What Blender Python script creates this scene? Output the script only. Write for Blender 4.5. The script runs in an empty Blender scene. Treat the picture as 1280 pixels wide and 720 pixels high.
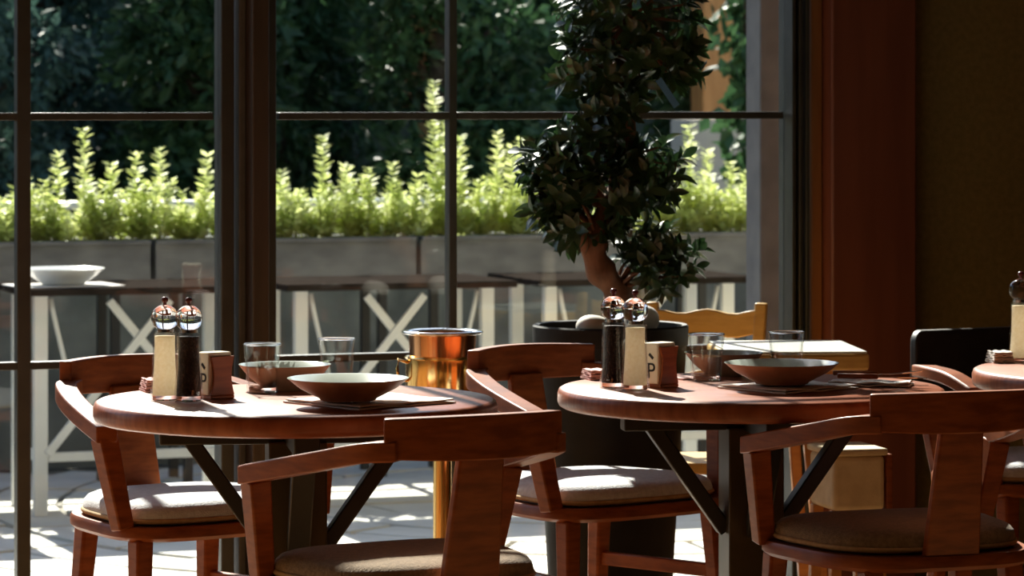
import bpy, bmesh, math, random
from mathutils import Vector, Matrix

scene = bpy.context.scene
COL = scene.collection
R = math.radians

# ------------------------------------------------------------------ camera
F = 4500.0            # focal length in pixels of the 1280 wide frame
HZ = 120.0            # horizon row
H = 1.351             # camera height
TH = math.atan(0.36)  # camera yaw against the window's normal
CT, ST = math.cos(TH), math.sin(TH)

cam_d = bpy.data.cameras.new('camera')
cam = bpy.data.objects.new('camera', cam_d)
COL.objects.link(cam)
cam.location = (0, 0, H)
cam.rotation_euler = (R(90), 0, -TH)
cam_d.sensor_width = 36.0
cam_d.lens = F / 1280 * 36.0
cam_d.shift_y = -(360 - HZ) / 1280
cam_d.clip_end = 200
cam_d.dof.use_dof = True
cam_d.dof.focus_distance = 7.2
cam_d.dof.aperture_fstop = 8.0
scene.camera = cam

# ------------------------------------------------------------------ light
SUN_EL, SUN_AZ = R(38), R(2)     # azimuth from +Y towards +X
world = bpy.data.worlds.new('sky')
scene.world = world
world.use_nodes = True
wn = world.node_tree
bg = wn.nodes['Background']
sky = wn.nodes.new('ShaderNodeTexSky')
sky.sky_type = 'NISHITA'
sky.sun_disc = False
sky.sun_elevation = SUN_EL
sky.sun_rotation = SUN_AZ
wn.links.new(sky.outputs['Color'], bg.inputs['Color'])
bg.inputs['Strength'].default_value = 0.16

sun_d = bpy.data.lights.new('sun', 'SUN')
sun_d.energy = 11.0
sun_d.angle = R(0.6)
sun_d.color = (1.0, 0.93, 0.82)
sun = bpy.data.objects.new('sun', sun_d)
COL.objects.link(sun)
sun_dir = Vector((math.sin(SUN_AZ) * math.cos(SUN_EL), math.cos(SUN_AZ) * math.cos(SUN_EL), math.sin(SUN_EL)))
sun.rotation_euler = sun_dir.to_track_quat('Z', 'Y').to_euler()
sun.location = (2, 20, 18)

scene.view_settings.view_transform = 'Standard'
scene.view_settings.look = 'None'
scene.view_settings.exposure = 0.55
scene.view_settings.gamma = 1.0
scene.view_settings.use_curve_mapping = False


# ------------------------------------------------------------------ helpers
def W(xc, yc, z=0.0):
    """point given right / ahead of the camera -> world"""
    return Vector((xc * CT + yc * ST, -xc * ST + yc * CT, z))


def on_z(px, py, z):
    d = (H - z) * F / (py - HZ)
    return W((px - 640) / F * d, d, z)


def at_d(px, d, z=0.0):
    return W((px - 640) / F * d, d, z)


def at_wall(px, y, z=0.0):
    k = (px - 640) / F
    d = y / (CT - k * ST)
    return W(k * d, d, z)


def yaw_of(fx, fy):
    wx, wy = fx * CT + fy * ST, -fx * ST + fy * CT
    return math.atan2(-wx, wy)


class MB:
    def __init__(self):
        self.v, self.f, self.m = [], [], []
        self.cur = 0

    def add(self, verts, faces):
        b = len(self.v)
        self.v += [tuple(p) for p in verts]
        for f in faces:
            self.f.append(tuple(i + b for i in f))
            self.m.append(self.cur)
        return self

    def box(self, c, s, rot=None):
        hx, hy, hz = s[0] / 2, s[1] / 2, s[2] / 2
        vs = [Vector((x, y, z)) for z in (-hz, hz) for y in (-hy, hy) for x in (-hx, hx)]
        if rot is not None:
            vs = [rot @ p for p in vs]
        c = Vector(c)
        return self.add([p + c for p in vs],
                        [(0, 2, 3, 1), (4, 5, 7, 6), (0, 1, 5, 4), (2, 6, 7, 3), (0, 4, 6, 2), (1, 3, 7, 5)])

    def bar(self, p0, p1, w0, h0, w1=None, h1=None, up=(0, 0, 1)):
        """box from p0 to p1, w sideways, h along up"""
        w1 = w0 if w1 is None else w1
        h1 = h0 if h1 is None else h1
        p0, p1, up = Vector(p0), Vector(p1), Vector(up)
        t = (p1 - p0).normalized()
        s = t.cross(up)
        if s.length < 1e-4:
            s = t.cross(Vector((1, 0, 0)))
        s.normalize()
        u = s.cross(t)
        vs = []
        for p, w, h in ((p0, w0, h0), (p1, w1, h1)):
            for a, b in ((-1, -1), (1, -1), (1, 1), (-1, 1)):
                vs.append(p + s * a * w / 2 + u * b * h / 2)
        return self.add(vs, [(3, 2, 1, 0), (4, 5, 6, 7), (0, 1, 5, 4), (1, 2, 6, 5), (2, 3, 7, 6), (3, 0, 4, 7)])

    def sweep(self, pts, w, h, up=(0, 0, 1)):
        pts = [Vector(p) for p in pts]
        up = Vector(up)
        n = len(pts)
        vs, fs = [], []
        for i, p in enumerate(pts):
            t = (pts[min(i + 1, n - 1)] - pts[max(i - 1, 0)]).normalized()
            s = t.cross(up).normalized()
            u = up
            ww = w[i] if isinstance(w, (list, tuple)) else w
            hh = h[i] if isinstance(h, (list, tuple)) else h
            for a, b in ((-1, -1), (1, -1), (1, 1), (-1, 1)):
                vs.append(p + s * a * ww / 2 + u * b * hh / 2)
        for i in range(n - 1):
            for k in range(4):
                a, b = i * 4 + k, i * 4 + (k + 1) % 4
                fs.append((a, b, b + 4, a + 4))
        fs.append((3, 2, 1, 0))
        e = (n - 1) * 4
        fs.append((e, e + 1, e + 2, e + 3))
        return self.add(vs, fs)

    def tube(self, pts, r, seg=10, cap=True):
        pts = [Vector(p) for p in pts]
        n = len(pts)
        vs, fs = [], []
        t0 = (pts[1] - pts[0]).normalized()
        ref = Vector((0, 0, 1)) if abs(t0.z) < 0.9 else Vector((1, 0, 0))
        for i, p in enumerate(pts):
            t = (pts[min(i + 1, n - 1)] - pts[max(i - 1, 0)]).normalized()
            s = t.cross(ref).normalized()
            u = s.cross(t)
            rr = r[i] if isinstance(r, (list, tuple)) else r
            for k in range(seg):
                a = 2 * math.pi * k / seg
                vs.append(p + (s * math.cos(a) + u * math.sin(a)) * rr)
        for i in range(n - 1):
            for k in range(seg):
                a, b = i * seg + k, i * seg + (k + 1) % seg
                fs.append((a, b, b + seg, a + seg))
        if cap:
            fs.append(tuple(reversed(range(seg))))
            fs.append(tuple(range((n - 1) * seg, n * seg)))
        return self.add(vs, fs)

    def lathe(self, prof, seg=32, c=(0, 0, 0), closed=False, cap=True):
        vs, fs = [], []
        n = len(prof)
        for r, z in prof:
            for k in range(seg):
                a = 2 * math.pi * k / seg
                vs.append((c[0] + r * math.cos(a), c[1] + r * math.sin(a), c[2] + z))
        rng = n if closed else n - 1
        for i in range(rng):
            j = (i + 1) % n
            for k in range(seg):
                k2 = (k + 1) % seg
                fs.append((i * seg + k, i * seg + k2, j * seg + k2, j * seg + k))
        if not closed and cap:
            if prof[0][0] > 1e-5:
                fs.append(tuple(reversed(range(seg))))
            if prof[-1][0] > 1e-5:
                fs.append(tuple(range((n - 1) * seg, n * seg)))
        return self.add(vs, fs)

    def rings(self, outline, levels):
        """stack scaled copies of an outline [(scale, z)...], capped both ends"""
        n = len(outline)
        vs, fs = [], []
        for s, z in levels:
            vs += [(x * s, y * s, z) for x, y in outline]
        for i in range(len(levels) - 1):
            for k in range(n):
                k2 = (k + 1) % n
                fs.append((i * n + k, i * n + k2, (i + 1) * n + k2, (i + 1) * n + k))
        fs.append(tuple(reversed(range(n))))
        fs.append(tuple(range((len(levels) - 1) * n, len(levels) * n)))
        return self.add(vs, fs)

    def mesh(self, name, mats, smooth=None):
        me = bpy.data.meshes.new(name)
        me.from_pydata(self.v, [], self.f)
        for m in (mats if isinstance(mats, (list, tuple)) else [mats]):
            me.materials.append(m)
        if any(self.m):
            me.polygons.foreach_set('material_index', self.m)
        bm = bmesh.new()
        bm.from_mesh(me)
        bmesh.ops.remove_doubles(bm, verts=bm.verts, dist=1e-5) if smooth != 'leaf' else None
        if smooth != 'leaf':
            bmesh.ops.recalc_face_normals(bm, faces=bm.faces)
        bm.to_mesh(me)
        bm.free()
        if smooth and smooth != 'leaf':
            me.shade_smooth() if smooth is True else None
            if smooth is not True:
                me.shade_smooth()
                me.set_sharp_from_angle(angle=R(smooth))
        me.update()
        return me

    def build(self, name, mats, parent=None, smooth=None, bevel=0, bseg=2, loc=None, rz=0):
        o = bpy.data.objects.new(name, self.mesh(name, mats, smooth))
        COL.objects.link(o)
        if parent is not None:
            o.parent = parent
        if loc is not None:
            o.location = loc
        o.rotation_euler.z = rz
        if bevel:
            b = o.modifiers.new('bevel', 'BEVEL')
            b.width = bevel
            b.segments = bseg
            b.limit_method = 'ANGLE'
            b.angle_limit = R(40)
            b.harden_normals = False
            o.data.shade_smooth()
            o.data.set_sharp_from_angle(angle=R(50))
        return o


def tag(o, label=None, cat=None, group=None, kind=None):
    if label:
        o['label'] = label
    if cat:
        o['category'] = cat
    if group:
        o['group'] = group
    if kind:
        o['kind'] = kind
    return o


def empty(name, loc, rz=0.0):
    o = bpy.data.objects.new(name, None)
    COL.objects.link(o)
    o.location = loc
    o.rotation_euler.z = rz
    o.empty_display_size = 0.1
    return o


def copy_tree(o, parent=None):
    c = o.copy()
    COL.objects.link(c)
    c.parent = parent
    for ch in list(o.children):
        copy_tree(ch, c)
    return c


# ------------------------------------------------------------------ materials
def new_mat(name):
    m = bpy.data.materials.new(name)
    m.use_nodes = True
    nt = m.node_tree
    return m, nt, nt.nodes['Principled BSDF'], nt.nodes['Material Output']


def plain(name, c1, c2=None, rough=0.5, metal=0.0, scale=8.0, stretch=(1, 1, 1), bump=0.0, bscale=None,
          coat=0.0, spec=0.5, contrast=(0.35, 0.65), detail=4.0, sheen=0.0):
    m, nt, p, out = new_mat(name)
    c2 = c2 or tuple(min(1, x * 1.25) for x in c1)
    tc = nt.nodes.new('ShaderNodeTexCoord')
    mp = nt.nodes.new('ShaderNodeMapping')
    mp.inputs['Scale'].default_value = stretch
    nz = nt.nodes.new('ShaderNodeTexNoise')
    nz.inputs['Scale'].default_value = scale
    nz.inputs['Detail'].default_value = detail
    rp = nt.nodes.new('ShaderNodeValToRGB')
    rp.color_ramp.elements[0].position, rp.color_ramp.elements[1].position = contrast
    rp.color_ramp.elements[0].color = (*c1, 1)
    rp.color_ramp.elements[1].color = (*c2, 1)
    nt.links.new(tc.outputs['Object'], mp.inputs['Vector'])
    nt.links.new(mp.outputs['Vector'], nz.inputs['Vector'])
    nt.links.new(nz.outputs['Fac'], rp.inputs['Fac'])
    nt.links.new(rp.outputs['Color'], p.inputs['Base Color'])
    p.inputs['Roughness'].default_value = rough
    p.inputs['Metallic'].default_value = metal
    p.inputs['Coat Weight'].default_value = coat
    p.inputs['Coat Roughness'].default_value = 0.15
    p.inputs['Specular IOR Level'].default_value = spec
    p.inputs['Sheen Weight'].default_value = sheen
    if bump:
        n2 = nt.nodes.new('ShaderNodeTexNoise')
        n2.inputs['Scale'].default_value = bscale or scale * 4
        nt.links.new(mp.outputs['Vector'], n2.inputs['Vector'])
        b = nt.nodes.new('ShaderNodeBump')
        b.inputs['Strength'].default_value = bump
        b.inputs['Distance'].default_value = 0.004
        nt.links.new(n2.outputs['Fac'], b.inputs['Height'])
        nt.links.new(b.outputs['Normal'], p.inputs['Normal'])
    return m


def thin_glass(name, tint=(0.95, 0.97, 0.96), ior=1.45, rough=0.0):
    m, nt, p, out = new_mat(name)
    nt.nodes.remove(p)
    tr = nt.nodes.new('ShaderNodeBsdfTransparent')
    tr.inputs['Color'].default_value = (*tint, 1)
    gl = nt.nodes.new('ShaderNodeBsdfGlossy')
    gl.inputs['Roughness'].default_value = rough
    lw = nt.nodes.new('ShaderNodeLayerWeight')      # same for front and back faces
    pw = nt.nodes.new('ShaderNodeMath')
    pw.operation = 'POWER'
    pw.inputs[1].default_value = 4.0
    ma = nt.nodes.new('ShaderNodeMath')
    ma.operation = 'MULTIPLY_ADD'
    r0 = ((ior - 1) / (ior + 1)) ** 2
    ma.inputs[1].default_value = 0.75 - r0
    ma.inputs[2].default_value = r0
    nt.links.new(lw.outputs['Facing'], pw.inputs[0])
    nt.links.new(pw.outputs[0], ma.inputs[0])
    mx = nt.nodes.new('ShaderNodeMixShader')
    nt.links.new(ma.outputs[0], mx.inputs['Fac'])
    nt.links.new(tr.outputs[0], mx.inputs[1])
    nt.links.new(gl.outputs[0], mx.inputs[2])
    nt.links.new(mx.outputs[0], out.inputs['Surface'])
    return m


def solid_glass(name, tint=(1, 1, 1), ior=1.49):
    m, nt, p, out = new_mat(name)
    p.inputs['Base Color'].default_value = (*tint, 1)
    p.inputs['Transmission Weight'].default_value = 1.0
    p.inputs['Roughness'].default_value = 0.02
    p.inputs['IOR'].default_value = ior
    return m


def leaf_mat(name, c1, c2, trans=0.4, tcol=None, rough=0.4, scale=6.0, spec=0.4):
    m, nt, p, out = new_mat(name)
    tc = nt.nodes.new('ShaderNodeTexCoord')
    nz = nt.nodes.new('ShaderNodeTexNoise')
    nz.inputs['Scale'].default_value = scale
    rp = nt.nodes.new('ShaderNodeValToRGB')
    rp.color_ramp.elements[0].position, rp.color_ramp.elements[1].position = 0.35, 0.65
    rp.color_ramp.elements[0].color = (*c1, 1)
    rp.color_ramp.elements[1].color = (*c2, 1)
    nt.links.new(tc.outputs['Object'], nz.inputs['Vector'])
    nt.links.new(nz.outputs['Fac'], rp.inputs['Fac'])
    nt.links.new(rp.outputs['Color'], p.inputs['Base Color'])
    p.inputs['Roughness'].default_value = rough
    p.inputs['Specular IOR Level'].default_value = spec
    t = nt.nodes.new('ShaderNodeBsdfTranslucent')
    if tcol:
        t.inputs['Color'].default_value = (*tcol, 1)
    else:
        nt.links.new(rp.outputs['Color'], t.inputs['Color'])
    mx = nt.nodes.new('ShaderNodeMixShader')
    mx.inputs['Fac'].default_value = trans
    nt.links.new(p.outputs[0], mx.inputs[1])
    nt.links.new(t.outputs[0], mx.inputs[2])
    nt.links.new(mx.outputs[0], out.inputs['Surface'])
    return m


M = {}
M['mahogany'] = plain('mahogany', (0.185, 0.044, 0.0115), (0.30, 0.082, 0.021), rough=0.42, scale=5, stretch=(3, 3, 14), coat=0.06, spec=0.3, bump=0.05)
M['mahogany_x'] = plain('mahogany_table', (0.22, 0.060, 0.026), (0.34, 0.105, 0.048), rough=0.36, scale=5, stretch=(2, 16, 2), coat=0.08, spec=0.4, bump=0.04)
M['panel'] = plain('panel_veneer', (0.15, 0.046, 0.030), (0.20, 0.066, 0.042), rough=0.45, scale=3, stretch=(5, 5, 0.5), bump=0.03)
M['trimwood'] = plain('trim_wood', (0.21, 0.085, 0.028), (0.28, 0.12, 0.042), rough=0.4, scale=4, stretch=(8, 8, 0.6), bump=0.03)
M['postwood'] = plain('post_wood', (0.034, 0.021, 0.015), (0.048, 0.029, 0.021), rough=0.5, scale=5, stretch=(8, 8, 0.8))
M['olive'] = plain('olive_wallpaper', (0.21, 0.155, 0.055), (0.26, 0.195, 0.072), rough=0.85, scale=60, bump=0.25, bscale=180)
M['plaster'] = plain('plaster', (0.20, 0.16, 0.11), (0.24, 0.19, 0.14), rough=0.9, scale=4)
M['floorwood'] = plain('floor_boards', (0.30, 0.155, 0.062), (0.38, 0.205, 0.085), rough=0.4, scale=2, stretch=(14, 1.2, 1), coat=0.1)
M['steel'] = plain('black_steel', (0.009, 0.009, 0.009), (0.014, 0.014, 0.013), rough=0.45, scale=12)
M['frame'] = plain('window_frame_steel', (0.028, 0.030, 0.030), (0.040, 0.042, 0.042), rough=0.4, scale=12)
M['greymetal'] = plain('grey_aluminium', (0.07, 0.068, 0.065), (0.09, 0.088, 0.085), rough=0.55, metal=0.1, scale=20)
M['bronze'] = plain('bronze_column', (0.055, 0.042, 0.022), (0.075, 0.058, 0.032), rough=0.38, metal=0.5, scale=10)
M['cushion'] = plain('grey_fabric', (0.52, 0.53, 0.56), (0.62, 0.63, 0.66), rough=0.95, scale=90, bump=0.5, bscale=260, sheen=0.2)
M['cushion_brown'] = plain('brown_tweed', (0.17, 0.115, 0.065), (0.25, 0.175, 0.105), rough=0.95, scale=120, bump=0.6, bscale=300, sheen=0.1)
M['piping'] = plain('tan_piping', (0.42, 0.28, 0.14), (0.52, 0.36, 0.19), rough=0.9, scale=80)
M['salt'] = leaf_mat('salt', (0.88, 0.80, 0.62), (0.94, 0.88, 0.74), trans=0.55, rough=0.8, scale=150, spec=0.2)
M['pepper'] = plain('peppercorns', (0.012, 0.008, 0.006), (0.10, 0.055, 0.035), rough=0.6, scale=220, bump=0.8, bscale=320, contrast=(0.5, 0.75))
M['acrylic'] = thin_glass('clear_acrylic', (0.985, 0.98, 0.98), 1.5)
M['bulb'] = solid_glass('clear_acrylic_solid', (0.99, 0.98, 0.99))
M['tumbler'] = thin_glass('tumbler_glass', (0.975, 0.985, 0.985), 1.55)
M['water'] = thin_glass('water', (0.975, 0.985, 0.98), 1.33)
M['knob'] = plain('dark_knob', (0.10, 0.02, 0.025), (0.14, 0.03, 0.035), rough=0.25, scale=20)
M['chrome'] = plain('chrome', (0.70, 0.70, 0.70), (0.75, 0.75, 0.75), rough=0.12, metal=1.0, scale=10)
M['cream'] = plain('cream_paper', (0.74, 0.66, 0.50), (0.80, 0.72, 0.57), rough=0.9, scale=20)
M['ink'] = plain('black_ink', (0.012, 0.010, 0.010), (0.016, 0.014, 0.012), rough=0.8, scale=20)
M['napkin'] = plain('white_napkin', (0.78, 0.74, 0.70), (0.84, 0.80, 0.77), rough=0.95, scale=40, bump=0.3, bscale=200)
M['pinknapkin'] = plain('pink_napkin', (0.72, 0.46, 0.44), (0.80, 0.56, 0.53), rough=0.95, scale=40)
M['stone_out'] = plain('stoneware_outside', (0.30, 0.17, 0.10), (0.42, 0.26, 0.16), rough=0.6, scale=18, bump=0.1)
M['glaze'] = plain('celadon_glaze', (0.46, 0.52, 0.47), (0.56, 0.61, 0.56), rough=0.16, scale=10, coat=0.3)
M['brass'] = plain('polished_brass', (0.86, 0.56, 0.20), (0.92, 0.64, 0.27), rough=0.14, metal=1.0, scale=6)
M['copper'] = plain('polished_copper', (0.88, 0.45, 0.22), (0.93, 0.52, 0.28), rough=0.15, metal=1.0, scale=6)
M['pot'] = plain('charcoal_pot', (0.008, 0.008, 0.008), (0.014, 0.0138, 0.013), rough=0.6, spec=0.2, scale=14, bump=0.15)
M['soil'] = plain('soil', (0.022, 0.015, 0.010), (0.05, 0.035, 0.024), rough=1.0, scale=60, bump=0.8, bscale=120)
M['bark'] = plain('ficus_bark', (0.12, 0.050, 0.022), (0.22, 0.095, 0.045), rough=0.8, scale=14, stretch=(2, 2, 1), bump=0.5, bscale=40)
M['pebble'] = plain('pale_pebble', (0.62, 0.58, 0.52), (0.74, 0.70, 0.64), rough=0.7, scale=12)
M['bluetag'] = plain('blue_tag', (0.07, 0.22, 0.45), (0.09, 0.26, 0.52), rough=0.5, scale=10)
M['oak'] = plain('golden_oak', (0.58, 0.33, 0.085), (0.70, 0.43, 0.13), rough=0.42, scale=5, stretch=(3, 3, 12), coat=0.15)
M['oak_o'] = plain('orange_oak', (0.52, 0.22, 0.06), (0.64, 0.30, 0.09), rough=0.42, scale=5, stretch=(3, 3, 12), coat=0.15)
M['laminate'] = plain('pale_laminate', (0.72, 0.72, 0.66), (0.78, 0.78, 0.72), rough=0.3, scale=6)
M['creamcloth'] = plain('cream_canvas', (0.66, 0.55, 0.36), (0.76, 0.65, 0.45), rough=0.9, scale=30, bump=0.2)
M['blackhide'] = plain('black_leather', (0.014, 0.011, 0.010), (0.022, 0.018, 0.016), rough=0.5, scale=40, bump=0.2)
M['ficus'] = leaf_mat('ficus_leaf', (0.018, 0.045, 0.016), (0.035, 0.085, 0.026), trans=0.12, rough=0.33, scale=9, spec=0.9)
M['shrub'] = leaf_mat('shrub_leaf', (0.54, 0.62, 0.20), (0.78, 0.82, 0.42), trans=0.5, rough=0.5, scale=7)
M['stem'] = plain('green_stem', (0.20, 0.24, 0.07), (0.28, 0.30, 0.10), rough=0.7, scale=20)
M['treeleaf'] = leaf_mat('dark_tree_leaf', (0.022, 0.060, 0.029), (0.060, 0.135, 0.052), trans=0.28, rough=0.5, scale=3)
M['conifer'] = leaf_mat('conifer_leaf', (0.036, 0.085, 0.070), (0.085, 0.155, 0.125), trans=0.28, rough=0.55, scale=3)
M['treebark'] = plain('tree_bark', (0.035, 0.026, 0.018), (0.06, 0.045, 0.03), rough=0.95, scale=8, bump=0.5)
M['white_metal'] = plain('white_metal', (0.74, 0.76, 0.74), (0.80, 0.82, 0.80), rough=0.4, scale=12)
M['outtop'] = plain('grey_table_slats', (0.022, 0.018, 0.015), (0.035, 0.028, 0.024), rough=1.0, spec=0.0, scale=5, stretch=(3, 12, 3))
M['trough'] = plain('zinc_trough', (0.115, 0.115, 0.115), (0.19, 0.19, 0.185), rough=0.75, scale=7, stretch=(1, 1, 2), bump=0.2)
M['concrete'] = plain('concrete', (0.07, 0.078, 0.08), (0.20, 0.21, 0.205), rough=0.9, scale=5, bump=0.3, contrast=(0.3, 0.7))
M['pillar'] = plain('grey_render', (0.085, 0.088, 0.10), (0.12, 0.123, 0.135), rough=0.9, scale=10, bump=0.3)
M['slab'] = plain('pale_paving', (0.58, 0.56, 0.50), (0.74, 0.72, 0.66), rough=0.85, scale=4, bump=0.3, contrast=(0.3, 0.7))
M['joint'] = plain('paving_joint', (0.20, 0.19, 0.16), (0.27, 0.25, 0.21), rough=0.95, scale=20)
M['earth'] = plain('garden_earth', (0.05, 0.045, 0.03), (0.08, 0.07, 0.045), rough=1.0, scale=4)
M['backingwall'] = plain('dark_backing_wall', (0.03, 0.04, 0.03), (0.05, 0.06, 0.045), rough=1.0, scale=3)
M['palestone'] = plain('pale_stone', (0.55, 0.50, 0.44), (0.66, 0.61, 0.54), rough=0.85, scale=3)
M['timber'] = plain('orange_timber', (0.42, 0.19, 0.06), (0.55, 0.27, 0.09), rough=0.6, scale=4, stretch=(8, 8, 1))
M['porcelain'] = plain('white_porcelain', (0.78, 0.80, 0.78), (0.82, 0.84, 0.82), rough=0.2, scale=5)
M['pane'] = thin_glass('window_glass', (0.93, 0.95, 0.94), 1.38)

# ------------------------------------------------------------------ the room
WY = 8.75                     # plane of the window
CEIL, HEAD = 3.45, 3.18
X0, X1, YB = -2.2, 6.8, -3.6  # room extents
XP0, XP1 = at_wall(276, WY).x + .034, at_wall(345, WY).x - .034
XF = at_wall(1000, WY).x
XT = at_wall(1040, WY - .07).x
XW = at_wall(1146, WY - .07).x


def struct(name, mb, mat, label, **k):
    return tag(mb.build(name, mat, **k), label, None, None, 'structure')


struct('floor', MB().box(((X0 + X1) / 2, (YB + WY) / 2, -0.06), (X1 - X0 + .4, WY - YB + .4, 0.12)), M['floorwood'],
       'warm brown board floor under the dining tables')
struct('ceiling', MB().box(((X0 + X1) / 2, (YB + WY) / 2, CEIL + .06), (X1 - X0 + .4, WY - YB + .4, 0.12)), M['plaster'],
       'plain plaster ceiling over the dining room')
struct('wall_left', MB().box((X0 - .1, (YB + WY) / 2, CEIL / 2), (.2, WY - YB + .4, CEIL)), M['plaster'],
       'plaster side wall left of the tables')
struct('wall_right', MB().box((X1 + .1, (YB + WY) / 2, CEIL / 2), (.2, WY - YB + .4, CEIL)), M['olive'],
       'olive brown side wall at the far right')
struct('wall_back', MB().box(((X0 + X1) / 2, YB - .1, CEIL / 2), (X1 - X0 + .4, .2, CEIL)), M['plaster'],
       'plaster wall facing the window wall')
struct('wall_front', MB().box(((XW + X1) / 2, WY + .1, CEIL / 2), (X1 - XW, .2, CEIL)), M['olive'],
       'dark olive brown textured wall right of the mahogany panel')
struct('wall_top', MB().box(((X0 + XW) / 2, WY + .1, (CEIL + HEAD) / 2), (XW - X0, .2, CEIL - HEAD)), M['olive'],
       'strip of wall above the window heads')
struct('trim_1', MB().box(((XT + XW) / 2, WY + .05, HEAD / 2), (XW - XT, .24, HEAD)), M['panel'],
       'reddish mahogany panel between window and olive wall', bevel=0.006)
struct('trim_2', MB().box(((XF + XT) / 2 + .012, WY + .085, HEAD / 2), (XT - XF - .028, .2, HEAD)), M['trimwood'],
       'narrow brown wooden trim beside the right window frame', bevel=0.004)
# post between the two windows
PSW = (XP1 - XP0)
struct('trim_3', MB().box((XP0 + PSW * 0.71, WY + .02, HEAD / 2), (PSW * 0.58, .16, HEAD)), M['postwood'],
       'dark brown wooden post between the two windows', bevel=0.004)
struct('trim_4', MB().box((XP0 + PSW * 0.30, WY + .045, HEAD / 2), (PSW * 0.24, .09, HEAD)), M['greymetal'],
       'grey metal strip along the dark brown window post', bevel=0.003)


def window(name, xa, xb, vbars, vw, label):
    root = empty(name, ((xa + xb) / 2, WY, 0))
    tag(root, label, None, None, 'structure')
    ox = (xa + xb) / 2
    hz = [0.685, 1.30, 1.915, 2.53]

    def part(n, mb, mat, **k):
        return mb.build(n, mat, root, **k)
    fw = 0.034
    part('frame_stile', MB().box((xa - ox + fw / 2, .03, HEAD / 2), (fw, .07, HEAD)), M['frame'], bevel=0.003)
    part('frame_stile', MB().box((xb - ox - fw / 2, .03, HEAD / 2), (fw, .07, HEAD)), M['frame'], bevel=0.003)
    part('frame_rail', MB().box((0, .03, 0.03), (xb - xa - 2 * fw, .07, .06)), M['frame'], bevel=0.003)
    part('frame_rail', MB().box((0, .03, HEAD - .03), (xb - xa - 2 * fw, .07, .06)), M['frame'], bevel=0.003)
    for x in vbars:
        part('glazing_bar', MB().box((x - ox, .028, HEAD / 2), (vw, .04, HEAD - .12)), M['frame'], bevel=0.002)
    xs = [xa + fw] + list(vbars) + [xb - fw]
    for z in hz:
        for a, b in zip(xs[:-1], xs[1:]):
            part('glazing_bar', MB().box(((a + b) / 2 - ox, .026, z), (b - a - vw, .036, .019)), M['frame'], bevel=0.002)
    zs = [.06] + hz + [HEAD - .06]
    for za, zb in zip(zs[:-1], zs[1:]):
        for a, b in zip(xs[:-1], xs[1:]):
            part('pane', MB().box(((a + b) / 2 - ox, .03, (za + zb) / 2), (b - a, .006, zb - za)), M['pane'])
    return root


def wx(px):
    return at_wall(px, WY).x


window('window_1', X0, XP0, [wx(31) - .5 * k for k in (7, 6, 5, 4, 3, 2, 1, 0)], 0.034,
       'floor-length window with dark glazing bars left of the brown post')
window('window_2', XP1, XF, [wx(568), wx(788)], 0.021,
       'floor-length window with thin dark glazing bars behind the ficus')
# deeper sliding track beside the right window
tr = empty('trim_5', (XF, WY, 0))
tag(tr, 'ribbed dark metal track at the right end of the window', None, None, 'structure')
for k in range(3):
    MB().box((-.030 + k * .020, -.012, HEAD / 2), (.011, .035, HEAD)).build('track_rib', M['frame'], tr, bevel=.002)

# ------------------------------------------------------------------ outside setting
struct('ground', MB().box((4, 23.9, -0.10), (60, 22.0, 0.1)), M['earth'], 'dark earth of the garden beyond the terrace')
terr = struct('terrace', MB().box((3.5, 10.85, -0.06), (13, 4.1, 0.1)), M['joint'], 'sunlit terrace of pale paving outside the window')
random.seed(5)
cx, cy = 4.35, 11.35
nsl = 0
r = 0.22
while r < 5.2:
    n = max(5, int(2 * math.pi * r / 0.52))
    off = random.random()
    w = 0.22 + random.random() * .07
    for k in range(n):
        a0, a1 = 2 * math.pi * (k + off) / n, 2 * math.pi * (k + 1 + off) / n
        am, rm = (a0 + a1) / 2, r + w / 2
        X, Y = cx + rm * math.cos(am), cy + rm * math.sin(am)
        if not (9.05 < Y < 12.75 and 1.2 < X < 6.6):
            continue
        g = 0.011
        vs, nn = [], 4
        zt = random.uniform(-.003, .004)
        for z in (-0.04, zt):
            for rr, sgn in ((r + g, 1), (r + w - g, -1)):
                for q in range(nn):
                    t = q / (nn - 1)
                    t = t if sgn > 0 else 1 - t
                    a = a0 + g / rr + (a1 - a0 - 2 * g / rr) * t
                    vs.append((rr * math.cos(a) + cx - X, rr * math.sin(a) + cy - Y, z))
        m = 2 * nn
        fs = [tuple(range(m, 2 * m))] + [(i, (i + 1) % m, m + (i + 1) % m, m + i) for i in range(m)]
        o = MB().add(vs, fs).build('paving_slab', M['slab'], terr, loc=(X, Y, 0.0))
        nsl += 1
    r += w
print('slabs', nsl)

struct('wall_low', MB().box((4.0, 12.95, 0.36), (14, .20, 0.72)), M['concrete'], 'low dark grey concrete wall behind the planter troughs')
struct('trim_6', MB().box((4.0, 12.95, 0.735), (14, .24, .03)), M['concrete'], 'thin coping along the low concrete wall', bevel=.004)
struct('wall_backing', MB().box((4, 19.2, 1.7), (26, .3, 3.4)), M['backingwall'], 'dark backing wall added behind the trees to block the sky')  # added dark backing, keeps bright sky from showing between the trees

pl = at_d(972, 9.95)
struct('wall_pillar', MB().box((pl.x, pl.y + .05, 1.5), (.105, .10, 3.0)), M['pillar'],
       'grey rendered pillar just outside the right end of the window', bevel=.004, bseg=1)

# white railing behind the troughs
rl = empty('railing', (4.0, 12.95, .75))
tag(rl, 'thin white metal railing on the low wall behind the troughs', 'railing')
MB().tube([(-4.0, 0, .20), (4.2, 0, .20)], .016, 8).build('top_rail', M['white_metal'], rl, smooth=True)
for k in range(8):
    MB().tube([(-3.9 + k * 1.12, 0, 0), (-3.9 + k * 1.12, 0, .20)], .012, 8).build('rail_post', M['white_metal'], rl, smooth=True)

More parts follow.
